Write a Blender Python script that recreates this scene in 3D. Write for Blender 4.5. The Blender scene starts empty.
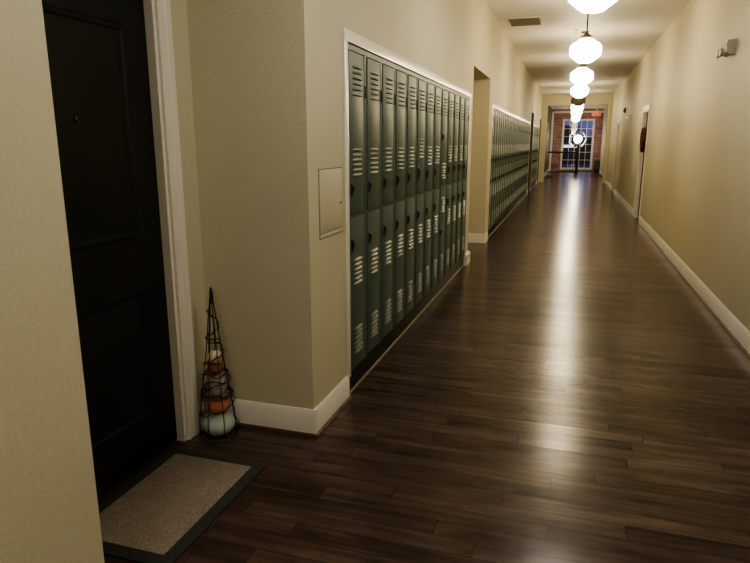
import bpy, bmesh, math, random
from mathutils import Vector, Matrix
random.seed(7)
C = bpy.context.scene.collection
PI = math.pi

# ------------------------------------------------------------------ materials
def new_mat(name):
    m = bpy.data.materials.new(name); m.use_nodes = True
    nt = m.node_tree; b = nt.nodes['Principled BSDF']
    return m, nt, b

def setin(b, **k):
    for n, v in k.items():
        n = n.replace('_', ' ')
        if n in b.inputs:
            b.inputs[n].default_value = v

def coords(nt, scale=(1, 1, 1), loc=(0, 0, 0)):
    tc = nt.nodes.new('ShaderNodeTexCoord'); mp = nt.nodes.new('ShaderNodeMapping')
    mp.inputs['Scale'].default_value = scale; mp.inputs['Location'].default_value = loc
    nt.links.new(tc.outputs['Object'], mp.inputs['Vector'])
    return mp.outputs['Vector']

def noise(nt, vec, scale, detail=3, rough=.5):
    n = nt.nodes.new('ShaderNodeTexNoise')
    n.inputs['Scale'].default_value = scale; n.inputs['Detail'].default_value = detail
    n.inputs['Roughness'].default_value = rough
    nt.links.new(vec, n.inputs['Vector'])
    return n.outputs['Fac']

def ramp(nt, fac, stops):
    r = nt.nodes.new('ShaderNodeValToRGB'); e = r.color_ramp.elements
    while len(e) < len(stops): e.new(.5)
    for i, (p, c) in enumerate(stops):
        e[i].position = p; e[i].color = (*c, 1)
    nt.links.new(fac, r.inputs['Fac'])
    return r.outputs['Color']

def bump(nt, b, height, strength, dist=.01):
    n = nt.nodes.new('ShaderNodeBump')
    n.inputs['Strength'].default_value = strength; n.inputs['Distance'].default_value = dist
    nt.links.new(height, n.inputs['Height']); nt.links.new(n.outputs['Normal'], b.inputs['Normal'])

def mottled(name, c0, c1, scale=6, rough=.5, metal=0, bstr=0, bscale=80, bdist=.002, stretch=(1, 1, 1), spec=.5):
    m, nt, b = new_mat(name)
    v = coords(nt, stretch)
    f = noise(nt, v, scale)
    nt.links.new(ramp(nt, f, [(.3, c0), (.7, c1)]), b.inputs['Base Color'])
    setin(b, Roughness=rough, Metallic=metal, Specular_IOR_Level=spec)
    if bstr:
        bump(nt, b, noise(nt, v, bscale, 2), bstr, bdist)
    return m

def emitter(name, col, strength, base=(.9, .9, .9)):
    m, nt, b = new_mat(name)
    f = noise(nt, coords(nt), 3)
    r = ramp(nt, f, [(.2, tuple(x * .96 for x in col)), (.8, col)])
    nt.links.new(r, b.inputs['Emission Color'])
    setin(b, Base_Color=(*base, 1), Roughness=.2, Emission_Strength=strength)
    return m

LIGHT = (1.0, .83, .54)
M = {}
M['wall'] = mottled('cream wall paint', (.53, .488, .345), (.56, .513, .365), 1.5, .62, bstr=.26, bscale=80, bdist=.006, spec=.3)
M['ceiling'] = mottled('ceiling paint', (.66, .62, .56), (.69, .65, .59), 2, .55, bstr=.12, bscale=60, bdist=.003)
M['trim'] = mottled('white trim paint', (.72, .68, .60), (.76, .72, .64), 4, .38)
M['frame'] = mottled('satin white locker frame', (.74, .70, .62), (.78, .74, .66), 4, .26)
M['roomwall'] = mottled('dark olive wall', (.10, .085, .05), (.12, .10, .06), 2, .6)  # much darker than the cream hall walls
M['locker'] = mottled('sage green locker enamel', (.074, .106, .084), (.084, .118, .094), 5, .44, bstr=.05, bscale=30, bdist=.002, spec=.2)
M['slotshade'] = mottled('painted shade under louvres', (.010, .012, .008), (.018, .02, .014), 20, .7)  # shade of the vent openings, put into the colour
M['louvre'] = mottled('locker louvre enamel', (.085, .115, .092), (.098, .130, .105), 9, .45)
M['handle'] = mottled('black locker handle', (.012, .013, .011), (.022, .024, .02), 30, .4)
M['kick'] = mottled('black plinth', (.008, .008, .007), (.016, .015, .013), 20, .45)
M['shoe'] = mottled('wood shoe moulding', (.13, .10, .07), (.18, .14, .10), 8, .4, stretch=(8, 1, 8))
M['shoedark'] = mottled('dark wood shoe moulding', (.06, .035, .02), (.10, .06, .035), 8, .4)
M['door'] = mottled('black door paint', (.008, .0092, .0072), (.012, .013, .0105), 5, .5, spec=.3)
M['reveal'] = mottled('olive brown door jamb', (.10, .075, .045), (.13, .10, .06), 4, .5)
M['doorbrown'] = mottled('dark brown door', (.03, .021, .014), (.05, .035, .022), 8, .45, stretch=(1, 10, 1))
M['chrome'] = mottled('brushed metal', (.5, .48, .44), (.6, .58, .53), 30, .25, metal=1)
M['bronze'] = mottled('dark bronze metal', (.05, .038, .025), (.08, .06, .04), 25, .4, metal=.8)
M['ventdark'] = mottled('vent grille paint', (.20, .165, .12), (.25, .21, .16), 20, .5)
M['whiteplastic'] = mottled('white plastic', (.70, .68, .62), (.76, .74, .68), 10, .4)
M['greyplastic'] = mottled('grey plastic', (.30, .28, .24), (.36, .34, .29), 12, .38)
M['blackiron'] = mottled('black iron', (.010, .010, .010), (.02, .019, .018), 25, .45)
M['wire'] = mottled('black wire', (.012, .010, .008), (.025, .02, .016), 40, .5)
M['vine'] = mottled('dry brown vine', (.03, .014, .008), (.07, .035, .02), 60, .8)
M['matborder'] = mottled('mat border', (.022, .026, .022), (.036, .04, .034), 90, .9, bstr=.5, bscale=200, bdist=.003)
M['glassdark'] = mottled('unlit lamp glass', (.34, .29, .23), (.40, .35, .28), 4, .25)
M['lamp'] = emitter('lit opal glass', LIGHT, 30)
M['lampcool'] = emitter('cooler lit opal glass', (1.0, .92, .80), 20)
M['lampdim'] = emitter('dimmer lit opal glass', LIGHT, 9)
M['orb'] = emitter('bright chandelier bulb', (1.0, .86, .68), 30)
M['redglow'] = emitter('red exit lettering', (1.0, .03, .015), 1.0, (.5, .02, .015))
M['bluelight'] = emitter('cold shop light', (.5, .68, 1.0), 1.6)
M['outside'] = mottled('dark facade', (.022, .026, .042), (.04, .044, .066), 3, .8)
M['ground'] = mottled('dark pavement', (.01, .01, .014), (.02, .02, .026), 6, .7)

# floor: planks laid across the hall
def floor_mat():
    m, nt, b = new_mat('dark wood plank floor')
    v = coords(nt)
    br = nt.nodes.new('ShaderNodeTexBrick')
    br.offset = .0; br.offset_frequency = 2; br.squash = 1
    for k, val in (('Scale', 1), ('Brick Width', .92), ('Row Height', .092), ('Mortar Size', .0016), ('Mortar Smooth', .1), ('Bias', 0)):
        br.inputs[k].default_value = val
    br.inputs['Color1'].default_value = (.0, .0, .0, 1); br.inputs['Color2'].default_value = (1, 1, 1, 1)
    br.inputs['Mortar'].default_value = (.0, .0, .0, 1)
    # every row of planks starts at its own offset
    sp = nt.nodes.new('ShaderNodeSeparateXYZ'); nt.links.new(v, sp.inputs[0])
    dv = nt.nodes.new('ShaderNodeMath'); dv.operation = 'DIVIDE'; nt.links.new(sp.outputs[1], dv.inputs[0]); dv.inputs[1].default_value = .092
    fl = nt.nodes.new('ShaderNodeMath'); fl.operation = 'FLOOR'; nt.links.new(dv.outputs[0], fl.inputs[0])
    wn = nt.nodes.new('ShaderNodeTexWhiteNoise'); wn.noise_dimensions = '1D'; nt.links.new(fl.outputs[0], wn.inputs['W'])
    ax = nt.nodes.new('ShaderNodeMath'); ax.operation = 'MULTIPLY_ADD'; nt.links.new(wn.outputs['Value'], ax.inputs[0]); ax.inputs[1].default_value = 3.7
    nt.links.new(sp.outputs[0], ax.inputs[2])
    cb = nt.nodes.new('ShaderNodeCombineXYZ'); nt.links.new(ax.outputs[0], cb.inputs[0]); nt.links.new(sp.outputs[1], cb.inputs[1])
    nt.links.new(cb.outputs[0], br.inputs['Vector'])
    # per-plank shift of the grain
    add = nt.nodes.new('ShaderNodeVectorMath'); add.operation = 'MULTIPLY_ADD'
    nt.links.new(br.outputs['Color'], add.inputs[0]); add.inputs[1].default_value = (13, 7, 5)
    nt.links.new(v, add.inputs[2])
    mp = nt.nodes.new('ShaderNodeMapping'); mp.inputs['Scale'].default_value = (1.1, 19, 1)
    nt.links.new(add.outputs[0], mp.inputs['Vector'])
    g1 = noise(nt, mp.outputs['Vector'], 1.6, 6, .65)
    mp2 = nt.nodes.new('ShaderNodeMapping'); mp2.inputs['Scale'].default_value = (1.6, 7, 1)
    nt.links.new(add.outputs[0], mp2.inputs['Vector'])
    g2 = noise(nt, mp2.outputs['Vector'], 1.4, 4, .6)
    grain = ramp(nt, g1, [(.25, (.034, .0215, .0175)), (.5, (.060, .039, .031)), (.8, (.096, .064, .051))])
    tone = ramp(nt, g2, [(.3, (.55, .55, .55)), (.7, (1.4, 1.37, 1.32))])
    mul = nt.nodes.new('ShaderNodeMix'); mul.data_type = 'RGBA'; mul.blend_type = 'MULTIPLY'; mul.inputs[0].default_value = 1
    nt.links.new(grain, mul.inputs[6]); nt.links.new(tone, mul.inputs[7])
    pl = ramp(nt, br.outputs['Color'], [(0, (.76, .76, .76)), (1, (1.2, 1.18, 1.16))])
    mul2 = nt.nodes.new('ShaderNodeMix'); mul2.data_type = 'RGBA'; mul2.blend_type = 'MULTIPLY'; mul2.inputs[0].default_value = 1
    nt.links.new(mul.outputs[2], mul2.inputs[6]); nt.links.new(pl, mul2.inputs[7])
    gap = nt.nodes.new('ShaderNodeMix'); gap.data_type = 'RGBA'
    nt.links.new(br.outputs['Fac'], gap.inputs[0]); nt.links.new(mul2.outputs[2], gap.inputs[6])
    gap.inputs[7].default_value = (.026, .0175, .0125, 1)
    nt.links.new(gap.outputs[2], b.inputs['Base Color'])
    rr = ramp(nt, g1, [(.25, (.24, .24, .24)), (.8, (.17, .17, .17))])
    nt.links.new(rr, b.inputs['Roughness'])
    sm = nt.nodes.new('ShaderNodeMath'); sm.operation = 'MULTIPLY'
    nt.links.new(ramp(nt, br.outputs['Color'], [(0, (.15, .15, .15)), (1, (.29, .29, .29))]), sm.inputs[0])
    nt.links.new(ramp(nt, g2, [(.3, (.6, .6, .6)), (.7, (1.3, 1.3, 1.3))]), sm.inputs[1])
    nt.links.new(sm.outputs[0], b.inputs['Specular IOR Level'])
    bump(nt, b, g1, .06, .002)
    return m
M['floor'] = floor_mat()

def brick_mat():
    m, nt, b = new_mat('red brick')
    tc = nt.nodes.new('ShaderNodeTexCoord'); sp = nt.nodes.new('ShaderNodeSeparateXYZ'); cb = nt.nodes.new('ShaderNodeCombineXYZ')
    nt.links.new(tc.outputs['Object'], sp.inputs[0]); nt.links.new(sp.outputs[0], cb.inputs[0]); nt.links.new(sp.outputs[2], cb.inputs[1])
    br = nt.nodes.new('ShaderNodeTexBrick')
    for k, val in (('Scale', 1), ('Brick Width', .22), ('Row Height', .075), ('Mortar Size', .009), ('Bias', -.2)):
        br.inputs[k].default_value = val
    br.inputs['Color1'].default_value = (.24, .09, .08, 1); br.inputs['Color2'].default_value = (.36, .18, .16, 1)
    br.inputs['Mortar'].default_value = (.40, .33, .31, 1)
    nt.links.new(cb.outputs[0], br.inputs['Vector'])
    f = noise(nt, cb.outputs[0], 3, 4)
    mx = nt.nodes.new('ShaderNodeMix'); mx.data_type = 'RGBA'; mx.blend_type = 'MULTIPLY'; mx.inputs[0].default_value = 1
    nt.links.new(br.outputs['Color'], mx.inputs[6]); nt.links.new(ramp(nt, f, [(.3, (.6, .6, .6)), (.7, (1.3, 1.3, 1.3))]), mx.inputs[7])
    nt.links.new(mx.outputs[2], b.inputs['Base Color']); setin(b, Roughness=.8)
    bump(nt, b, br.outputs['Fac'], -.3, .01)
    return m
M['brick'] = brick_mat()

def mat_fabric():
    m, nt, b = new_mat('woven tan mat')
    v = coords(nt)
    w = nt.nodes.new('ShaderNodeTexVoronoi'); w.inputs['Scale'].default_value = 110
    nt.links.new(v, w.inputs['Vector'])
    f = noise(nt, v, 25, 4)
    mx = nt.nodes.new('ShaderNodeMath'); mx.operation = 'MULTIPLY_ADD'
    nt.links.new(f, mx.inputs[0]); mx.inputs[1].default_value = .7; nt.links.new(w.outputs['Distance'], mx.inputs[2])
    nt.links.new(ramp(nt, mx.outputs[0], [(.3, (.36, .305, .24)), (1.1, (.23, .19, .145))]), b.inputs['Base Color'])
    setin(b, Roughness=.95, Specular_IOR_Level=.1)
    bump(nt, b, w.outputs['Distance'], .6, .004)
    return m
M['mat'] = mat_fabric()

def glass_mat():
    m = bpy.data.materials.new('window glass'); m.use_nodes = True; nt = m.node_tree
    nt.nodes.clear()
    out = nt.nodes.new('ShaderNodeOutputMaterial'); mix = nt.nodes.new('ShaderNodeMixShader')
    tr = nt.nodes.new('ShaderNodeBsdfTransparent'); gl = nt.nodes.new('ShaderNodeBsdfGlossy'); fr = nt.nodes.new('ShaderNodeFresnel')
    gl.inputs['Roughness'].default_value = .02; fr.inputs['IOR'].default_value = 1.5
    tr.inputs['Color'].default_value = (.9, .93, .97, 1)
    nt.links.new(fr.outputs[0], mix.inputs[0]); nt.links.new(tr.outputs[0], mix.inputs[1]); nt.links.new(gl.outputs[0], mix.inputs[2])
    nt.links.new(mix.outputs[0], out.inputs[0])
    return m
M['glass'] = glass_mat()

def pumpkin_mat(name, c0, c1):
    return mottled(name, c0, c1, 14, .5, bstr=.2, bscale=30, bdist=.003)
M['pk_teal'] = pumpkin_mat('pale teal gourd skin', (.36, .43, .36), (.50, .56, .48))
M['pk_orange'] = pumpkin_mat('orange gourd skin', (.36, .135, .065), (.48, .20, .10))
M['pk_grey'] = pumpkin_mat('mottled grey gourd skin', (.24, .19, .16), (.50, .46, .42))
M['pk_brown'] = pumpkin_mat('russet gourd skin', (.10, .03, .015), (.20, .07, .035))
M['pk_cream'] = pumpkin_mat('cream gourd skin', (.60, .50, .32), (.74, .65, .46))
M['stalk'] = mottled('dry stalk', (.12, .08, .04), (.2, .14, .08), 30, .8)
M['wreath'] = mottled('dried red wreath', (.045, .006, .004), (.12, .022, .010), 40, .8)

# ------------------------------------------------------------------ mesh helpers
class MB:
    def __init__(s): s.v = []; s.f = []; s.mi = []
    def add(s, vs, fs, mi=0):
        o = len(s.v); s.v += [tuple(p) for p in vs]
        s.f += [tuple(o + i for i in f) for f in fs]; s.mi += [mi] * len(fs); return s
    def box(s, x0, x1, y0, y1, z0, z1, bev=0, mi=0):
        if not bev:
            vs = [(x, y, z) for x in (x0, x1) for y in (y0, y1) for z in (z0, z1)]
            fs = [(0, 1, 3, 2), (4, 6, 7, 5), (0, 4, 5, 1), (2, 3, 7, 6), (0, 2, 6, 4), (1, 5, 7, 3)]
            return s.add(vs, fs, mi)
        bm = bmesh.new(); bmesh.ops.create_cube(bm, size=1)
        for q in bm.verts:
            q.co = Vector(((x0 + x1) / 2 + q.co.x * (x1 - x0), (y0 + y1) / 2 + q.co.y * (y1 - y0), (z0 + z1) / 2 + q.co.z * (z1 - z0)))
        bmesh.ops.bevel(bm, geom=bm.edges[:], offset=bev, segments=2, profile=.5, affect='EDGES')
        bm.verts.index_update()
        s.add([q.co for q in bm.verts], [[q.index for q in f.verts] for f in bm.faces], mi); bm.free(); return s
    def lathe(s, prof, n=24, c=(0, 0, 0), axis='z', mi=0, wob=None):
        vs = []; fs = []
        for (r, z) in prof:
            for k in range(n):
                a = 2 * PI * k / n; rr = r * (wob(a) if wob else 1)
                p = (rr * math.cos(a), rr * math.sin(a), z)
                if axis == 'x': p = (p[2], p[0], p[1])
                if axis == 'y': p = (p[1], p[2], p[0])
                vs.append((p[0] + c[0], p[1] + c[1], p[2] + c[2]))
        for i in range(len(prof) - 1):
            for k in range(n):
                fs.append((i * n + k, i * n + (k + 1) % n, (i + 1) * n + (k + 1) % n, (i + 1) * n + k))
        fs.append(tuple(range(n - 1, -1, -1))); fs.append(tuple((len(prof) - 1) * n + k for k in range(n)))
        return s.add(vs, fs, mi)
    def tube(s, pts, r, n=6, closed=False, mi=0):
        P = [Vector(p) for p in pts]; N = len(P); vs = []; fs = []
        up = Vector((0, 0, 1))
        for i, p in enumerate(P):
            a = P[(i - 1) % N] if (closed or i) else P[i]; b_ = P[(i + 1) % N] if (closed or i < N - 1) else P[i]
            t = (b_ - a).normalized()
            u = t.cross(up)
            if u.length < .05: u = t.cross(Vector((1, 0, 0)))
            u.normalize(); w = t.cross(u)
            rr = r[i] if isinstance(r, (list, tuple)) else r
            for k in range(n):
                an = 2 * PI * k / n
                vs.append(p + u * rr * math.cos(an) + w * rr * math.sin(an))
        for i in range(N if closed else N - 1):
            j = (i + 1) % N
            for k in range(n):
                fs.append((i * n + k, i * n + (k + 1) % n, j * n + (k + 1) % n, j * n + k))
        if not closed:
            fs.append(tuple(range(n - 1, -1, -1))); fs.append(tuple((N - 1) * n + k for k in range(n)))
        return s.add(vs, fs, mi)
    def prism(s, poly, a0, a1, axis='y', mi=0):
        n = len(poly); vs = []
        for a in (a0, a1):
            for (p, q) in poly:
                vs.append({'y': (p, a, q), 'x': (a, p, q), 'z': (p, q, a)}[axis])
        fs = [tuple(range(n - 1, -1, -1)), tuple(n + k for k in range(n))]
        fs += [(k, (k + 1) % n, n + (k + 1) % n, n + k) for k in range(n)]
        return s.add(vs, fs, mi)
    def build(s, name, mats, parent=None, loc=(0, 0, 0), smooth=35):
        me = bpy.data.meshes.new(name); me.from_pydata(s.v, [], s.f); me.update()
        bm = bmesh.new(); bm.from_mesh(me); bmesh.ops.recalc_face_normals(bm, faces=bm.faces[:]); bm.to_mesh(me); bm.free()
        mats = mats if isinstance(mats, (list, tuple)) else [mats]
        for m in mats: me.materials.append(m)
        me.polygons.foreach_set('material_index', s.mi)
        if smooth:
            me.shade_smooth(); me.set_sharp_from_angle(angle=math.radians(smooth))
        o = bpy.data.objects.new(name, me); C.objects.link(o); o.location = loc
        if parent: o.parent = parent
        return o

def thing(name, label, cat, loc, group=None, rz=0):
    o = bpy.data.objects.new(name, None); C.objects.link(o); o.location = loc; o.rotation_euler.z = rz
    o.empty_display_size = .1
    return tag(o, label, cat, group)
def tag(o, label, cat, group=None):
    o['label'] = label; o['category'] = cat
    if group: o['group'] = group
    return o
def struct(o): o['kind'] = 'structure'; return o
def copy_tree(o, parent=None):
    c = o.copy(); C.objects.link(c); c.parent = parent
    for ch in list(o.children): copy_tree(ch, c)
    return c
ORD = ['', 'first', 'second', 'third', 'fourth', 'fifth', 'sixth', 'seventh', 'eighth', 'ninth', 'tenth', 'eleventh', 'twelfth', 'thirteenth',
       'fourteenth', 'fifteenth', 'sixteenth', 'seventeenth', 'eighteenth', 'nineteenth', 'twentieth', 'twenty-first', 'twenty-second', 'twenty-third',
       'twenty-fourth', 'twenty-fifth', 'twenty-sixth', 'twenty-seventh', 'twenty-eighth', 'twenty-ninth', 'thirtieth']

# ------------------------------------------------------------------ dimensions (metres; hall runs along +Y)
XL, XR, H = -1.155, 1.295, 3.2
XD = -1.745                      # door wall in the alcove
Y1, Y2 = 1.18, 2.635             # near alcove
PITCH = .314
BK1, N1 = 3.182, 13              # banks of lockers: start, number
BK2, N2 = 9.46, 28
BK3, N3 = 19.72, 11
AL2 = (7.53, 9.08)               # second alcove
AL3 = (18.52, 19.5)
AL4 = (23.6, 24.2)
YP = 24.5                        # header
YE = 34.5                        # brick wall
YB = -4.5
HEAD = 2.34

# ------------------------------------------------------------------ shell
b = MB(); b.box(-2.4, 1.75, YB - .2, YE + .25, -.1, 0)
struct(b.build('floor', M['floor'], smooth=0))
b = MB(); b.box(-2.4, 1.75, YB - .2, YE + .25, H, H + .12)
struct(b.build('ceiling', M['ceiling'], smooth=0))

b = MB()
XB = -2.2
def solid(y0, y1): b.box(XB, XL, y0, y1, 0, H)
def bankhole(y0, y1):
    b.box(XB, XL, y0, y1, 1.975, H); b.box(XB, XL - .32, y0, y1, 0, 1.975)
solid(YB, Y1); b.box(XB, XL, Y1, Y2, HEAD, H)
e1 = BK1 + N1 * PITCH; e2 = BK2 + N2 * PITCH; e3 = BK3 + N3 * PITCH
solid(Y2, BK1 - .012); bankhole(BK1 - .012, e1 + .012); solid(e1 + .012, AL2[0])
b.box(XB, XL, AL2[0], AL2[1], HEAD, H); b.box(XB, XD, AL2[0], AL2[1], 0, HEAD)
solid(AL2[1], BK2 - .012); bankhole(BK2 - .012, e2 + .012); solid(e2 + .012, AL3[0])
b.box(XB, XL, AL3[0], AL3[1], HEAD, H); b.box(XB, XD, AL3[0], AL3[1], 0, HEAD)
solid(AL3[1], BK3 - .012); bankhole(BK3 - .012, e3 + .012); solid(e3 + .012, AL4[0])
b.box(XB, XL, AL4[0], AL4[1], HEAD, H); b.box(XB, XD, AL4[0], AL4[1], 0, HEAD)
solid(AL4[1], YP + .25)
# the alcove's door wall with its opening
DY0, DY1, DZ = 1.46, 2.395, 2.06
b.box(XB, XD, Y1, DY0, 0, HEAD); b.box(XB, XD, DY1, Y2, 0, HEAD); b.box(XB, XD, DY0, DY1, DZ, HEAD)
struct(b.build('wall_left', M['wall'], smooth=0))

RD = [(12.37, 13.25), (19.75, 20.6)]
b = MB(); y = YB
for (a0, a1) in RD:
    b.box(XR, XR + .3, y, a0, 0, H); b.box(XR, XR + .3, a0, a1, 2.05, H); b.box(XR + .16, XR + .3, a0, a1, 0, 2.05); y = a1
b.box(XR, XR + .3, y, YP + .25, 0, H)
struct(b.build('wall_right', M['wall'], smooth=0))
# header with short returns at the far end of the locker hall
b = MB(); b.box(XL, XL + .2, YP, YP + .25, 0, H); b.box(XR - .12, XR, YP, YP + .25, 0, H); b.box(XL + .2, XR - .12, YP, YP + .25, 2.83, H)
struct(b.build('wall_header', M['wall'], smooth=0))
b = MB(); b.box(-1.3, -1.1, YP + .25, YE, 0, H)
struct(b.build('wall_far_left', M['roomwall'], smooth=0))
b = MB(); b.box(1.45, 1.6, YP + .25, YE, 0, H); b.box(1.295, 1.45, YP + .25, YP + .3, 0, H)
struct(b.build('wall_far_right', M['wall'], smooth=0))
WX0, WX1, WZ0, WZ1 = -.53, 1.07, .10, 2.70
b = MB(); b.box(-1.3, WX0, YE, YE + .25, 0, H); b.box(WX1, 1.6, YE, YE + .25, 0, H); b.box(WX0, WX1, YE, YE + .25, WZ1, H); b.box(WX0, WX1, YE, YE + .25, 0, WZ0)
struct(b.build('wall_end', M['brick'], smooth=0))
b = MB(); b.box(-2.2, 1.6, YB - .2, YB, 0, H)
struct(b.build('wall_back', M['wall'], smooth=0))
b = MB(); b.box(-1.1, -1.0, YE - .03, YE, 0, 3.08); b.box(-1.0, 1.45, YE - .03, YE, 3.0, 3.1)
struct(b.build('trim_brick', M['trim'], smooth=0))

# window in the brick wall
w = MB()
w.box(WX0, WX0 + .1, YE - .04, YE + .12, WZ0, WZ1); w.box(WX1 - .1, WX1, YE - .04, YE + .12, WZ0, WZ1)
w.box(WX0 + .1, WX1 - .1, YE - .04, YE + .12, WZ1 - .09, WZ1); w.box(WX0 + .1, WX1 - .1, YE - .04, YE + .12, WZ0, WZ0 + .1)
win = struct(w.build('window_1', M['trim'], smooth=0))
gx0, gx1, gz0, gz1 = WX0 + .1, WX1 - .1, WZ0 + .1, WZ1 - .09
w = MB()
for k in range(1, 5):
    x = gx0 + (gx1 - gx0) * k / 5; w.box(x - .012, x + .012, YE + .02, YE + .06, gz0, gz1)
for k in range(1, 6):
    z = gz0 + (gz1 - gz0) * k / 6; w.box(gx0, gx1, YE + .015, YE + .065, z - .012, z + .012)
w.build('muntins', M['trim'], win, smooth=0)
w = MB(); w.box(gx0, gx1, YE + .035, YE + .041, gz0, gz1)
w.build('pane', M['glass'], win, smooth=0)

for i, al in enumerate((AL3, AL4)):
    b = MB(); b.box(XD, XL + .012, al[1] - .03, al[1], 0, HEAD - .001); b.box(XL, XL + .012, al[1], al[1] + .06, 0, HEAD - .001)
    struct(b.build('trim_reveal_%d' % (i + 1), M['reveal'], smooth=0))
# baseboards with an eased top
def base_profile(t=.016, h=.14): return [(0, 0), (t, 0), (t, h - .02), (t * .55, h - .006), (t * .35, h), (0, h)]
def base_y(mb, x, sgn, y0, y1, h=.14, t=.016):      # runs along Y, stands out from x by sgn
    mb.prism([(x + sgn * p, z) for p, z in base_profile(t, h)], y0, y1, 'y')
def base_x(mb, y, sgn, x0, x1, h=.14, t=.016):
    mb.prism([(y + sgn * p, z) for p, z in base_profile(t, h)], x0, x1, 'x')
b = MB()
base_y(b, XL, 1, YB, Y1); base_y(b, XL, 1, Y2, BK1 - .06); base_x(b, Y2, -1, XD, XL + .016)
base_y(b, XL, 1, e1 + .02, AL2[0] + .016, .14, .03); base_x(b, AL2[1], -1, XD, XL + .016); base_y(b, XL, 1, AL2[1], BK2 - .06)
base_y(b, XL, 1, e2 + .06, AL3[0]); base_y(b, XL, 1, AL3[1], BK3 - .06)
base_y(b, XL, 1, e3 + .06, AL4[0]); base_y(b, XL, 1, AL4[1], YP)
base_y(b, XD, 1, DY1 + .115, Y2 - .016)
struct(b.build('baseboard_left', M['trim'], smooth=30))
b = MB(); y = YB
for (a0, a1) in RD: base_y(b, XR, -1, y, a0 - .1); y = a1 + .1
base_y(b, XR, -1, y, YP)
struct(b.build('baseboard_right', M['trim'], smooth=30))
b = MB(); base_y(b, 1.45, -1, YP + .3, YE); base_y(b, -1.1, 1, YP + .3, YE)
struct(b.build('baseboard_far', M['trim'], smooth=30))
def shoe_y(mb, x, sgn, y0, y1, r=.014): mb.prism([(x, 0.0005), (x + sgn * r, 0.0005), (x + sgn * r * .9, r * .6), (x + sgn * r * .5, r), (x, r * 1.1)], y0, y1, 'y')
def shoe_x(mb, y, sgn, x0, x1, r=.014): mb.prism([(y, 0.0005), (y + sgn * r, 0.0005), (y + sgn * r * .9, r * .6), (y + sgn * r * .5, r), (y, r * 1.1)], x0, x1, 'x')
b = MB(); shoe_x(b, Y2 - .016, -1, XD + .1, XL + .03); shoe_y(b, XL + .016, 1, Y2 - .03, BK1 - .04)
struct(b.build('trim_shoe_alcove', M['shoedark'], smooth=30))
b = MB(); shoe_y(b, XL - .012, 1, BK1 - .035, e1 + .01, .010); shoe_y(b, XL - .012, 1, BK2 - .04, e2 + .04, .010); shoe_y(b, XL - .012, 1, BK3 - .04, e3 + .04, .010)
struct(b.build('trim_shoe_lockers', M['shoe'], smooth=30))
b = MB(); y = YB
for (a0, a1) in RD: shoe_y(b, XR - .016, -1, y, a0 - .1); y = a1 + .1
shoe_y(b, XR - .016, -1, y, YP)
struct(b.build('trim_shoe_right', M['shoedark'], smooth=30))

# white frames round the locker banks
for i, (s0, n) in enumerate(((BK1, N1), (BK2, N2), (BK3, N3))):
    en = s0 + n * PITCH; b = MB()
    b.box(XL, XL + .007, s0 - .058, s0 - .003, (.0 if i else .115), 1.970, .001)
    b.box(XL, XL + .007, en + .003, en + .05, .0, 1.970, .001)
    b.prism([(XL, 1.970), (XL + .008, 1.970), (XL + .008, 2.006), (XL + .0, 2.032)], s0 - .058, en + .05, 'y')
    struct(b.build('trim_%d' % (i + 1), M['frame'], smooth=25))

# ------------------------------------------------------------------ lockers
LW = PITCH - .004
ZS = 1.049
def door_mesh(z0, z1):
    m = MB(); x0, x1 = -.016, .0
    y0, y1 = .006, .274
    m.box(x0, x1, y0, y1, z0, z1, .003)
    # folded lip round the face
    for (a, b_, c, d) in ((y0 + .004, y0 + .010, z0 + .004, z1 - .004), (y1 - .010, y1 - .004, z0 + .004, z1 - .004)):
        m.box(x1 - .001, x1 + .0025, a, b_, c, d)
    return m
def louvre_mesh(z0, z1, y0=.066, y1=.216, n=6):
    m = MB(); step = (z1 - z0) / n; h = step * .5
    for k in range(n):
        zb = z0 + k * step + .004; zt = zb + h; d = .011
        K = 9; vs = []; fs = []
        for j in range(K):
            t = j / (K - 1); y = y0 + (y1 - y0) * t
            e = min(1, math.sin(PI * t) * 2.2) if 0 < t < 1 else 0
            hh = .45 + .55 * e
            vs += [(.0002, y, zb + h * hh), (d * e * .75 + .0004, y, zb + h * hh * .45), (d * e + .0006, y, zb + .001), (.0002, y, zb)]
        for j in range(K - 1):
            o = j * 4
            fs += [(o, o + 4, o + 5, o + 1), (o + 1, o + 5, o + 6, o + 2)]
        m.add(vs, fs, 0)
        m.add(vs, [(j * 4 + 2, j * 4 + 6, j * 4 + 7, j * 4 + 3) for j in range(K - 1)], 1)  # undersides coloured near black, standing in for the shaded opening below each hood
    return m
def handle_mesh(z0, z1, y=.043):
    m = MB(); zc = (z0 + z1) / 2; hh = z1 - z0
    m.box(.0003, .006, y - .016, y + .016, z0 - .004, z1 + .002, .003)            # backing plate
    m.prism([(.006, z1), (.014, z1 - .006), (.017, z1 - .02), (.014, zc), (.010, z0 + .012), (.006, z0)], y - .007, y + .007, 'y')   # lift lever
    m.tube([(.006, y - .010, z1 - .004), (.014, y - .014, z1 - .012), (.016, y - .014, zc), (.008, y - .013, zc - .018)], .003, 6)   # hasp loop
    return m
def hinge_mesh(z): 
    m = MB(); m.lathe([(.0045, z - .035), (.0055, z - .033), (.0055, z + .033), (.0045, z + .035)], 10, (.003, .279, 0)); return m

body = MB()
body.box(-.29, -.018, .001, LW, .132, 1.962)
body.box(-.018, -.0025, .278, LW, .132, 1.936)
body.box(-.018, -.004, .0, .278, ZS - .003, ZS + .003)
body.box(-.018, -.002, .0, LW, 1.936, 1.962)

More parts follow.
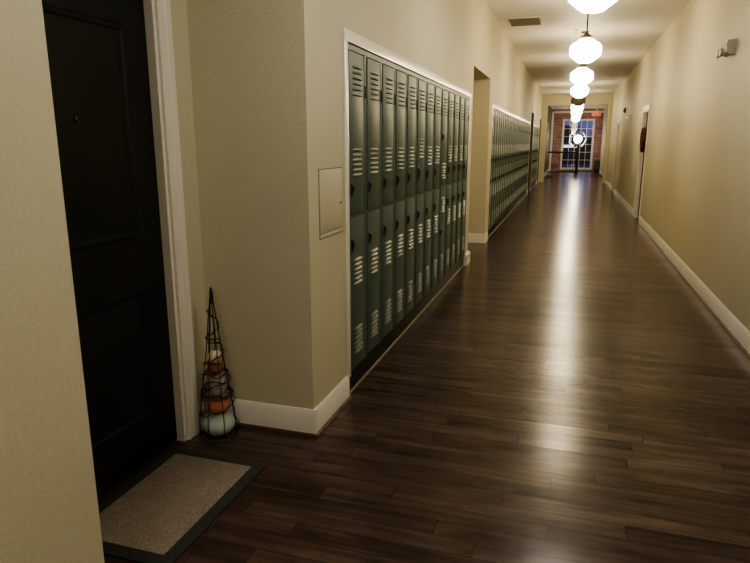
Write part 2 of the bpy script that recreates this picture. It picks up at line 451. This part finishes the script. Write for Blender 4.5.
def make_locker(kind):
    t = thing('locker', '', 'locker', (0, 0, 0))
    body.build('body', M['locker'], t, smooth=0)
    u = door_mesh(1.055, 1.931).build('upper_door', M['locker'], t)
    l = door_mesh(.140, 1.043).build('lower_door', M['locker'], t)
    if kind == 'turned':
        sets = [(u, 1.702, 1.874), (u, 1.120, 1.275), (l, .80, .955), (l, .225, .395)]
        hs = [(u, 1.475, 1.535), (l, .585, .645)]
    elif kind == 'raised':
        sets = [(u, 1.702, 1.874), (u, 1.335, 1.50), (l, .644, .81), (l, .225, .395)]
        hs = [(u, 1.165, 1.26), (l, .85, .92)]
    else:
        sets = [(u, 1.702, 1.874), (u, 1.270, 1.436), (l, .644, .81), (l, .225, .395)]
        hs = [(u, 1.165, 1.23), (l, .85, .92)]
    for p, z0, z1 in sets: louvre_mesh(z0, z1).build('louvre_vents', [M['louvre'], M['slotshade']], p, smooth=50)
    for p, z0, z1 in hs: handle_mesh(z0, z1).build('handle', M['handle'], p)
    hinge_mesh(1.735).build('hinge', M['handle'], u)
    return t
protos = {}
used = set()
def locker(y, kind, label, group):
    if kind not in protos: protos[kind] = make_locker(kind); o = protos[kind]
    else: o = copy_tree(protos[kind])
    o.location = (XL + .004, y, 0); o['label'] = label; o['group'] = group
    return o
for i in range(N1):
    kind = 'turned' if i == 8 else 'raised' if i == 5 else 'plain'
    extra = ', handles at mid door' if kind == 'turned' else ', vents set higher' if kind == 'raised' else ''
    lab = ORD[i + 1] + ' green locker from the near end of the nearest bank' + extra
    if i == N1 - 1: lab = 'last green two-door locker at the far end of the nearest bank'
    if i == 0: lab = 'first green two-door locker, beside the access panel, in the nearest bank'
    locker(BK1 + i * PITCH, kind, lab, 'lockers of the nearest bank')
for i in range(N2):
    locker(BK2 + i * PITCH, 'plain', ORD[i + 1] + ' green two-door locker from the near end of the long middle bank', 'lockers of the middle bank')
for i in range(N3):
    locker(BK3 + i * PITCH, 'plain', ORD[i + 1] + ' green two-door locker from the near end of the farthest bank', 'lockers of the farthest bank')
for (s0, n, nm) in ((BK1, N1, 'nearest'), (BK2, N2, 'middle'), (BK3, N3, 'farthest')):
    m = MB(); L_ = n * PITCH
    m.box(-.27, -.016, -.004, L_ + .004, 0, .130, .002)
    o = m.build('locker_plinth', M['kick'], None, (XL + .004, s0, 0))
    tag(o, 'long black plinth on the floor under the %s bank of green lockers' % nm, 'plinth', 'locker plinths')

# ------------------------------------------------------------------ doors
d = MB(); XF = -1.785
d.box(XF - .045, XF, DY0 + .02, DY1 - .02, .008, DZ - .012)
door = struct(d.build('door_1', M['door'], smooth=0))
def panel(y0, y1, z0, z1, arch=0):
    # raised panel: a moulding frame round a bevelled field
    m = MB()
    def outline(ins, x):
        pts = []; a0, a1, b0, b1 = y0 + ins, y1 - ins, z0 + ins, z1 - ins
        pts += [(x, a0, b0), (x, a1, b0), (x, a1, b1)]
        for k in range(1, 12):
            t = k / 12; y = a1 + (a0 - a1) * t
            pts.append((x, y, b1 + arch * math.sin(PI * t)))
        pts.append((x, a0, b1)); return pts
    rings = [outline(0, XF + .0003), outline(.008, XF + .011), outline(.02, XF + .010), outline(.03, XF + .0015), outline(.05, XF + .0015), outline(.085, XF + .009)]
    n = len(rings[0]); vs = [p for r in rings for p in r]
    fs = [(i * n + k, i * n + (k + 1) % n, (i + 1) * n + (k + 1) % n, (i + 1) * n + k) for i in range(len(rings) - 1) for k in range(n)]
    fs.append(tuple((len(rings) - 1) * n + k for k in range(n)))
    m.add(vs, fs); return m
panel(1.60, 2.235, 1.05, 1.925, .0).build('panel', M['door'], door, smooth=20)
panel(1.60, 2.225, .22, .82).build('panel', M['door'], door, smooth=20)
p = MB(); p.lathe([(.013, XF), (.013, XF + .016), (.009, XF + .019), (.006, XF + .016)], 16, (0, 1.915, 1.538), 'x')
p.build('peephole', M['bronze'], door)
p = MB(); p.lathe([(.030, XF), (.030, XF + .008), (.012, XF + .012), (.012, XF + .045)], 20, (0, 1.545, 1.0), 'x')
p.box(XF + .035, XF + .05, 1.54, 1.66, .99, 1.01, .004)
p.build('door_handle', M['chrome'], door)
# jamb and casing
j = MB()
XC = XD + .02
j.box(XF - .05, XD + .001, DY1 - .018, DY1, 0, DZ - .001); j.box(XF - .05, XD + .001, DY0, DY0 + .018, 0, DZ - .001); j.box(XF - .05, XD + .001, DY0 + .018, DY1 - .018, DZ - .01, DZ - .001)
j.build('jamb', M['trim'], door, smooth=0)
def casing(mb, sx, x, ya, yb, z1, wdt=.1):
    # stepped profile casing round an opening; x wall plane, sx direction out of the wall
    prof = [(.0, .0), (.0, .013), (.02, .016), (.024, .012), (.055, .014), (.06, .018), (.075, .021), (.095, .021), (.1, .017), (.1, 0)]
    k = wdt / .1
    def P(o, h): return x + sx * h
    n = len(prof); loop = []
    for (cy, cz, dy, dz) in ((ya, 0, -1, 0), (ya, z1, -1, 1), (yb, z1, 1, 1), (yb, 0, 1, 0)):
        loop.append([(x + sx * h, cy + dy * o * k, cz + dz * o * k) for o, h in prof])
    vs = [q for r in loop for q in r]
    fs = [(i * n + t, i * n + (t + 1) % n, (i + 1) * n + (t + 1) % n, (i + 1) * n + t) for i in range(3) for t in range(n)]
    fs += [tuple(range(n)), tuple(3 * n + t for t in range(n))]
    mb.add(vs, fs)
j = MB(); casing(j, 1, XD, DY0 + .01, DY1 + .002, DZ, .088); j.build('casing', M['trim'], door, smooth=25)

for i, (a0, a1) in enumerate(RD):
    d = MB(); d.box(XR + .05, XR + .09, a0 + .02, a1 - .02, .008, 2.03)
    for (z0, z1) in ((.25, .9), (1.05, 1.85)): d.box(XR + .044, XR + .051, a0 + .15, a1 - .15, z0, z1, .003)
    dr = struct(d.build('door_%d' % (i + 2), M['doorbrown'], smooth=0))
    j = MB(); j.box(XR - .001, XR + .1, a0, a0 + .02, 0, 2.049); j.box(XR - .001, XR + .1, a1 - .02, a1, 0, 2.049); j.box(XR - .001, XR + .1, a0 + .02, a1 - .02, 2.03, 2.049)
    j.build('jamb', M['trim'], dr, smooth=0)
    j = MB(); casing(j, -1, XR, a0 + .002, a1 - .002, 2.05, .085); j.build('casing', M['trim'], dr, smooth=25)
    j = MB(); j.lathe([(.028, -.05), (.028, -.042), (.011, -.038), (.011, -.015), (.03, -.002), (.03, .012), (.012, .02)], 16, (XR, a0 + .10, 1.0), 'x')
    for q in range(len(j.v)): vx = j.v[q]; j.v[q] = (XR + .05 - (vx[0] - XR + .05), vx[1], vx[2])
    j.build('door_knob', M['bronze'], dr)
# wreath on the first right-hand door
t = thing('wreath', 'dark red dried wreath hanging on the door in the right wall', 'wreath', (XR - .01, 12.86, 1.52))
m = MB(); R_, r_ = .14, .042; vs = []; fs = []; nu, nv = 40, 10
for u in range(nu):
    for v in range(nv):
        A, B = 2 * PI * u / nu, 2 * PI * v / nv; rr = r_ * (1 + .25 * math.sin(u * 2.7 + v * 1.9) + random.uniform(-.12, .12))
        vs.append((rr * math.sin(B), (R_ + rr * math.cos(B)) * math.cos(A), 1.25 * (R_ + rr * math.cos(B)) * math.sin(A)))
for u in range(nu):
    for v in range(nv): fs.append((u * nv + v, ((u + 1) % nu) * nv + v, ((u + 1) % nu) * nv + (v + 1) % nv, u * nv + (v + 1) % nv))
m.add(vs, fs); m.build('ring', M['wreath'], t)
m = MB(); m.tube([(.052, 0, .17), (.045, .01, .30), (.052, 0, .50)], .006); m.build('ribbon', M['pk_brown'], t)

t = thing('door_ornament', 'tiny dark red ornament on the near casing of the door with the wreath', 'ornament', (XR - .0215, 12.31, 1.50))
m = MB(); m.lathe([(.004, .07), (.02, .055), (.032, .01), (.03, -.03), (.015, -.055), (.004, -.065)], 14, (-.034, 0, 0)); m.build('bell', M['wreath'], t)
m = MB(); m.tube([(-.034, 0, .066), (-.02, 0, .10), (-.003, 0, .11)], .004); m.build('hanger', M['bronze'], t)
# ------------------------------------------------------------------ access panel in the left wall
t = thing('access_panel', 'cream square access panel set in the wall beside the first locker', 'access panel', (XL, 2.757, .985))
m = MB(); W_, H_ = .328, .345
m.box(.0, .004, .008, W_ - .008, .03, H_ - .006, .001); m.build('hatch', M['wall'], t)
m = MB(); m.box(.0, .0015, 0, W_, 0, H_); m.build('frame', M['ventdark'], t, smooth=0)  # thin darker plate, stands in for the gap lines round the hatch
m = MB(); m.box(.0, .004, .008, W_ - .008, .004, .024, .001); m.build('lower_lip', M['wall'], t)
m = MB(); m.lathe([(.006, .004), (.006, .007), (.002, .008)], 12, (0, W_ - .04, .16), 'x'); m.build('latch', M['bronze'], t)

# ------------------------------------------------------------------ pendant lamps
LX, LZ = .08, 2.505
def make_lamp(lit):
    t = thing('pendant_lamp', '', 'lamp', (LX, 0, LZ))
    g = MB(); g.lathe([(.055, .142), (.085, .132), (.105, .112), (.15, .088), (.172, .066), (.178, .045), (.178, -.025), (.170, -.046), (.14, -.072), (.105, -.098), (.08, -.118), (.05, -.126), (.01, -.127)], 40)
    g.build('glass_globe', M['lamp'] if lit else M['glassdark'], t, smooth=45)
    g = MB(); g.lathe([(.062, .1425), (.072, .152), (.072, .170), (.045, .185), (.022, .20), (.016, .215)], 24); g.build('cap', M['bronze'], t)
    g = MB(); g.lathe([(.009, .21), (.009, H - LZ - .02)], 10); g.build('stem', M['bronze'], t)
    g = MB(); g.lathe([(.018, H - LZ - .03), (.055, H - LZ - .018), (.065, H - LZ - .006), (.065, H - LZ - .0005)], 24); g.build('canopy', M['bronze'], t)
    return t
lp = None; n = 0
LY = [5.0, 8.0, 10.95, 13.9, 17.0, 20.0, 23.0, 26.5, 29.5]
for i, y in enumerate(LY):
    if i == 4:
        o = make_lamp(False); o['label'] = 'unlit dark grey pendant lamp between the lit ones, fifth from the near end'
    else:
        if lp is None: lp = make_lamp(True); o = lp
        else: o = copy_tree(lp)
        n += 1
        if n == 1: first = [c for c in o.children if c.name.startswith('glass')][0]
        o['label'] = ['', 'glowing white pendant lamp nearest the camera, cut by the top of the photo', 'second glowing white pendant lamp, its brown stem fully in view',
                      'third glowing white pendant lamp down the hall', 'fourth glowing white pendant lamp, just before the unlit one',
                      'first glowing white pendant lamp beyond the unlit one', 'second glowing white pendant lamp beyond the unlit one',
                      'first glowing white pendant lamp beyond the far header', 'last glowing white pendant lamp, nearest the brick wall'][n]
    o.location = (LX, y, LZ); o['group'] = 'pendant lamps along the hall ceiling'

first.data = first.data.copy(); first.data.materials[0] = M['lampcool']     # the nearest bulb is a cooler white
for o in [q for q in C.objects if q.get('category') == 'lamp' and q.location.y > 26]:
    g = [c for c in o.children if c.name.startswith('glass')][0]; g.data = g.data.copy(); g.data.materials[0] = M['lampdim']
# ------------------------------------------------------------------ ceiling vent and sprinklers
t = thing('ceiling_vent', 'rectangular ceiling air vent with white frame and brown slats', 'vent', (-.78, 9.8, H - .001))
m = MB(); a, c_ = .25, .33
m.box(-a, -a + .035, -c_, c_, -.012, 0, .003); m.box(a - .035, a, -c_, c_, -.012, 0, .003); m.box(-a + .035, a - .035, -c_, -c_ + .035, -.012, 0, .003); m.box(-a + .035, a - .035, c_ - .035, c_, -.012, 0, .003)
m.build('frame', M['trim'], t)
m = MB(); m.box(-a + .035, a - .035, -c_ + .035, c_ - .035, -.002, -.0005); m.build('backing', M['kick'], t, smooth=0)
m = MB()
for k in range(22):
    y = -c_ + .045 + k * (2 * c_ - .09) / 21; m.prism([(y - .012, -.003), (y + .010, -.012), (y + .012, -.011), (y - .010, -.002)], -a + .035, a - .035, 'x')
m.build('slats', M['ventdark'], t, smooth=0)
for i, (x, y) in enumerate(((-.06, 10.72), (-.15, 16.5))):
    t = thing('sprinkler_head', ['tiny sprinkler head on the ceiling left of the second pendant lamp', 'tiny sprinkler head on the ceiling beside the third pendant lamp'][i], 'sprinkler', (x, y, H - .0005), 'ceiling sprinklers')
    m = MB(); m.lathe([(.035, 0), (.035, -.004), (.014, -.008), (.010, -.03)], 16); m.build('escutcheon', M['chrome'], t)
    m = MB(); m.tube([(.008, 0, -.028), (.016, 0, -.04), (.004, 0, -.055)], .003); m.tube([(-.008, 0, -.028), (-.016, 0, -.04), (-.004, 0, -.055)], .003); m.lathe([(.018, -.057), (.018, -.055)], 14); m.build('deflector', M['bronze'], t)

# ------------------------------------------------------------------ fittings on the right wall
t = thing('emergency_light', 'grey twin-head emergency light high on the right wall', 'emergency light', (XR, 6.36, 2.265)); t.scale = (.8, .75, .8)
m = MB(); m.prism([(0, -.07), (-.05, -.075), (-.085, -.045), (-.095, .02), (-.085, .075), (0, .08)], -.14, .14, 'y'); m.build('housing', M['greyplastic'], t, smooth=30)
for k, yy in enumerate((.03, .185)):
    m = MB(); m.lathe([(.02, .0), (.03, -.02), (.046, -.045), (.05, -.06), (.046, -.063), (.04, -.057)], 18, (-.06, yy, -.035), 'x')
    h_ = m.build('lamp_head', M['greyplastic'], t)
    m = MB(); m.lathe([(.042, -.0600), (.03, -.067), (.008, -.071)], 18, (-.06, yy, -.035), 'x'); m.build('lens', M['whiteplastic'], h_)
m = MB(); m.box(-.07, -.03, .14, .175, -.05, -.02, .005); m.build('bracket', M['greyplastic'], t)
m = MB(); m.box(-.006, 0, -.15, .15, -.09, .095, .002); m.build('mounting_plate', M['greyplastic'], t)
t = thing('fire_alarm', 'small dark alarm sounder high on the right wall', 'alarm', (XR, 17.9, 2.30))
m = MB(); m.box(-.05, 0, -.06, .06, -.06, .06, .012); m.build('housing', M['bronze'], t)
m = MB(); m.lathe([(.035, -.05), (.035, -.058), (.02, -.066)], 16, (0, 0, 0), 'x'); m.build('horn', M['blackiron'], t)
m = MB(); m.box(-.006, 0, -.07, .07, -.07, .07, .002); m.build('mounting_plate', M['bronze'], t)
t = thing('wall_sensor', 'small white sensor box on the right wall below the dark alarm', 'sensor', (XR, 16.4, 2.06))
m = MB(); m.prism([(0, -.08), (-.06, -.06), (-.075, 0), (-.06, .05), (0, .06)], -.07, .07, 'y'); m.build('housing', M['whiteplastic'], t, smooth=30)
m = MB(); m.box(-.085, -.07, -.03, .03, -.03, .02, .006); m.build('lens', M['chrome'], t)

# ------------------------------------------------------------------ exit sign
t = thing('exit_sign', 'white exit sign with red letters hanging near the far ceiling', 'exit sign', (.96, 30.0, 2.64))
m = MB(); m.box(-.20, .20, -.03, .03, 0, .2, .008); m.build('housing', M['whiteplastic'], t)
m = MB(); m.box(-.03, .03, -.02, .02, .198, H - 2.64, .004); m.build('mount', M['whiteplastic'], t)
def letters():
    m = MB(); y0, y1 = -.036, -.0305; h, wd, th = .14, .068, .026; z0 = .03
    def bx(x0, x1, a, c): m.box(x0, x1, y0, y1, z0 + a, z0 + c)
    xs = [-.172, -.085, .0, .058]
    x = xs[0]; bx(x, x + th, 0, h); [bx(x + th, x + wd, a, a + th) for a in (0, (h - th) / 2, h - th)]
    x = xs[1]
    for s in (0, 1):
        q = [(x, z0), (x + th, z0), (x + wd, z0 + h), (x + wd - th, z0 + h)] if not s else [(x + wd - th, z0), (x + wd, z0), (x + th, z0 + h), (x, z0 + h)]
        vs = [(p, yy, z) for yy in (y0 - .0004 * s, y1) for p, z in q]
        m.add(vs, [(3, 2, 1, 0), (4, 5, 6, 7)] + [(k, (k + 1) % 4, 4 + (k + 1) % 4, 4 + k) for k in range(4)])
    x = xs[2] + .012; bx(x, x + th, 0, h)
    x = xs[3]; bx(x, x + wd + .012, h - th, h); bx(x + (wd + .012 - th) / 2, x + (wd + .012 + th) / 2, 0, h - th)
    return m
letters().build('lettering', M['redglow'], t, smooth=0)

# ------------------------------------------------------------------ far end: railing, chandelier, cabinet, mats
t = thing('railing', 'black iron railing with balusters across the left of the far window', 'railing', (0, 31.5, 0))
m = MB(); m.box(-1.09, .22, -.035, .035, 1.0, 1.075, .012); m.build('top_rail', M['blackiron'], t)
m = MB(); m.box(-1.09, .22, -.025, .025, .07, .13, .01); m.build('bottom_rail', M['blackiron'], t)
m = MB(); m.box(.22, .34, -.06, .06, 0, 1.28, .01); m.box(.205, .355, -.075, .075, 1.28, 1.32, .01); m.box(.20, .36, -.08, .08, 0, .12, .01); m.build('newel_post', M['blackiron'], t)
m0 = None
for k in range(10):
    if m0 is None:
        m = MB(); m.box(-.008, .008, -.008, .008, .12, 1.03); m0 = m.build('baluster', M['blackiron'], t, smooth=0); o = m0
    else: o = m0.copy(); C.objects.link(o)
    o.location = (-1.02 + k * .125, 0, 0)
t = thing('orb_chandelier', 'round caged chandelier glowing in front of the far window', 'chandelier', (.27, 32.7, 1.66)); t.scale = (1.2, 1.2, 1.2)
m = MB()
for k in range(4):
    a = PI * k / 4 + .2; m.tube([(.34 * math.cos(2 * PI * q / 36) * math.cos(a), .34 * math.cos(2 * PI * q / 36) * math.sin(a), .34 * math.sin(2 * PI * q / 36)) for q in range(36)], .0075, 6, True)
m.build('cage', M['chrome'], t)
m = MB(); m.lathe([(.02, .16), (.09, .13), (.14, .07), (.155, 0), (.14, -.07), (.09, -.13), (.02, -.16)], 24); m.build('bulb', M['orb'], t)
m = MB(); m.lathe([(.008, .15), (.008, (H - 1.66) / 1.2 - .001)], 8); m.lathe([(.05, .33), (.05, .36)], 16); m.lathe([(.06, (H - 1.66) / 1.2 - .03), (.06, (H - 1.66) / 1.2 - .001)], 16); m.build('stem', M['bronze'], t)
t = thing('low_cabinet', 'low dark cabinet against the bricks right of the far window', 'cabinet', (1.28, 34.2, 0))
m = MB(); m.box(-.11, .15, -.2, .2, .04, .56, .006); m.build('body', M['blackiron'], t)
m = MB(); m.box(-.125, .16, -.22, .22, .56, .60, .006); m.build('top', M['bronze'], t)
m = MB(); [m.box(x, x + .04, y, y + .04, 0, .04) for x in (-.10, .10) for y in (-.19, .15)]; m.build('feet', M['blackiron'], t)
m = MB(); m.box(-.10, .14, -.206, -.2, .06, .54, .002); m.build('door', M['doorbrown'], t)
for i, (x0, x1, y0, y1) in enumerate(((-1.06, -.72, 27.7, 29.4), (.92, 1.40, 29.2, 30.9))):
    m = MB(); m.box(x0, x1, y0, y1, .0005, .012, .004); m.box(x0 + .05, x1 - .05, y0 + .05, y1 - .05, .012, .016)
    tag(m.build('doormat', M['matborder'], None), 'dark doormat on the floor at the far end by the %s wall' % ('left', 'right')[i], 'doormat', 'far dark doormats')

# ------------------------------------------------------------------ doormat by the near door
t = thing('doormat', 'tan woven doormat with dark border on the floor before the black door', 'doormat', (-1.497, 1.92, 0))
m = MB(); m.box(-.252, .252, -.372, .372, .0005, .009, .004); m.build('border', M['matborder'], t)
m = MB(); m.box(-.200, .200, -.322, .322, .009, .014, .002); m.build('woven_field', M['mat'], t)

# ------------------------------------------------------------------ wire obelisk of gourds
BX, BY = -1.622, 2.50
t = thing('wire_obelisk', 'tall black wire cone wrapped in vine, in the corner beside the door', 'wire obelisk', (BX, BY, 0))
PR = [(0, .090), (.06, .092), (.13, .086), (.22, .073), (.33, .056), (.45, .039), (.56, .026), (.66, .013), (.71, .008)]
def rad(z):
    for (a, ra), (c2, rc) in zip(PR, PR[1:]):
        if z <= c2: return ra + (rc - ra) * (z - a) / (c2 - a)
    return PR[-1][1]
m = MB()
for k in range(7):
    a = 2 * PI * k / 7 + .2
    m.tube([(r * math.cos(a), r * math.sin(a), z + .004) for z, r in PR], .0026, 5)
for z in (.004, .225, .50):
    r = rad(z) + .001; m.tube([(r * math.cos(2 * PI * q / 28), r * math.sin(2 * PI * q / 28), z) for q in range(28)], .003, 5, True)
m.build('wire_frame', M['wire'], t)
m = MB(); m.lathe([(.006, .69), (.008, .70), (.010, .725), (.009, .745), (.005, .765), (.003, .772)], 10, (0, 0, 0), wob=lambda a: 1 + .2 * math.sin(3 * a)); m.build('finial', M['wire'], t)
m = MB(); pts = []
for q in range(190):
    z = .05 + .62 * q / 189; a = q * .155 + .4; r = rad(z) + .005 + .004 * math.sin(q * 1.7)
    pts.append((r * math.cos(a), r * math.sin(a), z + .006 * math.sin(q * .9)))
m.tube(pts, [.0028 + .0012 * math.sin(q * 2.1) for q in range(190)], 5)
for zc, rr, cnt in ((.225, .073, 3), (.335, .056, 2), (.30, .062, 2)):
    for c3 in range(cnt):
        ph = random.uniform(0, 6); m.tube([((rr + .004 + .004 * math.sin(5 * A + ph)) * math.cos(A), (rr + .004 + .004 * math.sin(5 * A + ph)) * math.sin(A), zc + .010 * math.sin(3 * A + ph)) for A in [2 * PI * q / 40 for q in range(40)]], .003, 5, True)
for q in range(16):
    p = Vector(pts[random.randrange(20, 185)]); dv = Vector((random.uniform(-1, 1), random.uniform(-1, 1), random.uniform(-.3, 1))).normalized()
    m.tube([p, p + dv * .012, p + dv * .022 + Vector((0, 0, .005))], [.002, .0016, .0008], 4)
m.build('vine', M['vine'], t)
def gourd(name, label, z0, z1, r, mat, ribs, stalk):
    g = thing(name, label, 'pumpkin' if 'pumpkin' in name else 'gourd', (BX, BY, z0), 'gourds stacked in the wire cone')
    m = MB(); h = z1 - z0; n = 48; prof = []
    for k in range(17):
        a = -PI / 2 + PI * k / 16; prof.append((max(.004, r * math.cos(a) ** .8), h * (.5 + .5 * math.sin(a) * (1 - .12 * math.cos(a) ** 8))))
    m.lathe(prof, n, (0, 0, 0), wob=(lambda a: 1 - .07 * (1 - abs(math.sin(ribs * a / 2)))) if ribs else None)
    m.build('flesh', mat, g, smooth=60)
    if stalk:
        m = MB(); m.tube([(0, 0, h - .006), (.003, 0, h + .006), (.01, .004, h + .012)], [.008, .006, .005], 6); m.build('stalk', M['stalk'], g)
    return g
gourd('pumpkin', 'pale teal ribbed pumpkin at the bottom of the wire cone', .006, .120, .083, M['pk_teal'], 10, False)
gourd('pumpkin', 'orange ribbed pumpkin second from the bottom in the wire cone', .121, .215, .068, M['pk_orange'], 11, False)
gourd('gourd', 'mottled grey gourd above the orange pumpkin in the wire cone', .216, .328, .052, M['pk_grey'], 8, False)
gourd('gourd', 'russet brown gourd between the grey and cream ones in the wire cone', .329, .385, .042, M['pk_brown'], 9, False)
gourd('gourd', 'small cream gourd at the top of the stack in the wire cone', .386, .452, .034, M['pk_cream'], 7, True)

# ------------------------------------------------------------------ outside the far window
b = MB(); b.box(-12, 14, YE + .25, YE + 30, -.3, -.05); struct(b.build('ground', M['ground'], smooth=0))
t = thing('building', 'dark building across the street seen through the far window', 'building', (0, YE + 14, -.05))
m = MB(); m.box(-8, .2, 0, 4, 0, 2.6); m.box(.2, 7, 1, 5, 0, 1.9); m.box(-8.2, .4, -.2, 4.2, 2.6, 2.8); m.build('walls', M['outside'], t, smooth=0)
m = MB(); m.box(-1.4, .1, -.06, -.01, 1.22, 1.36); m.build('lit_fascia', M['bluelight'], t, smooth=0)
m = MB(); [m.box(x, x + .7, -.03, -.005, .2, 1.0) for x in (-2.6, -1.3)]; m.build('shop_windows', M['kick'], t, smooth=0)

# ------------------------------------------------------------------ world, lights, camera
wd = bpy.data.worlds.new('World'); bpy.context.scene.world = wd; wd.use_nodes = True
nt = wd.node_tree; bg = nt.nodes['Background']
tc = nt.nodes.new('ShaderNodeTexCoord'); sp = nt.nodes.new('ShaderNodeSeparateXYZ')
nt.links.new(tc.outputs['Generated'], sp.inputs[0])
nt.links.new(ramp(nt, sp.outputs[2], [(0, (.03, .035, .075)), (.12, (.10, .11, .26))]), bg.inputs['Color'])
bg.inputs['Strength'].default_value = 1.5

def point(name, loc, e, r=.18, col=LIGHT):
    l = bpy.data.lights.new(name, 'POINT'); l.energy = e; l.shadow_soft_size = r; l.color = col
    o = bpy.data.objects.new(name, l); C.objects.link(o); o.location = loc; return o
point('hall light over the doorway', (LX, 1.9, LZ), 21, col=(1.0, .95, .87))
point('hall light behind the camera', (LX, -1.6, LZ), 34, col=(1.0, .95, .87))

cam = bpy.data.cameras.new('Camera'); co = bpy.data.objects.new('Camera', cam); C.objects.link(co)
f = 610.0; W, Hh = 750, 563; vp = (572.0, 143.5)
dY = Vector(((vp[0] - W / 2) / f, (Hh / 2 - vp[1]) / f, 1)).normalized()       # world Y in camera axes (right, up, forward)
Z = Vector((0, dY.z, -dY.y)).normalized(); X = Z.cross(dY)
if X.x < 0: X = -X
R = [X, dY, Z]
right = Vector([r[0] for r in R]); up = Vector([r[1] for r in R]); fwd = Vector([r[2] for r in R])
mw = Matrix(((right.x, up.x, -fwd.x, 0), (right.y, up.y, -fwd.y, 0), (right.z, up.z, -fwd.z, 1.45), (0, 0, 0, 1)))
co.matrix_world = mw
cam.sensor_width = 36; cam.lens = f / W * 36; cam.clip_start = .02; cam.clip_end = 200
sc = bpy.context.scene; sc.camera = co
sc.view_settings.view_transform = 'AgX'; sc.view_settings.look = 'AgX - Medium High Contrast'
sc.view_settings.exposure = .78
sc.cycles.max_bounces = 10; sc.cycles.diffuse_bounces = 6; sc.cycles.glossy_bounces = 4
sc.cycles.sample_clamp_indirect = 6
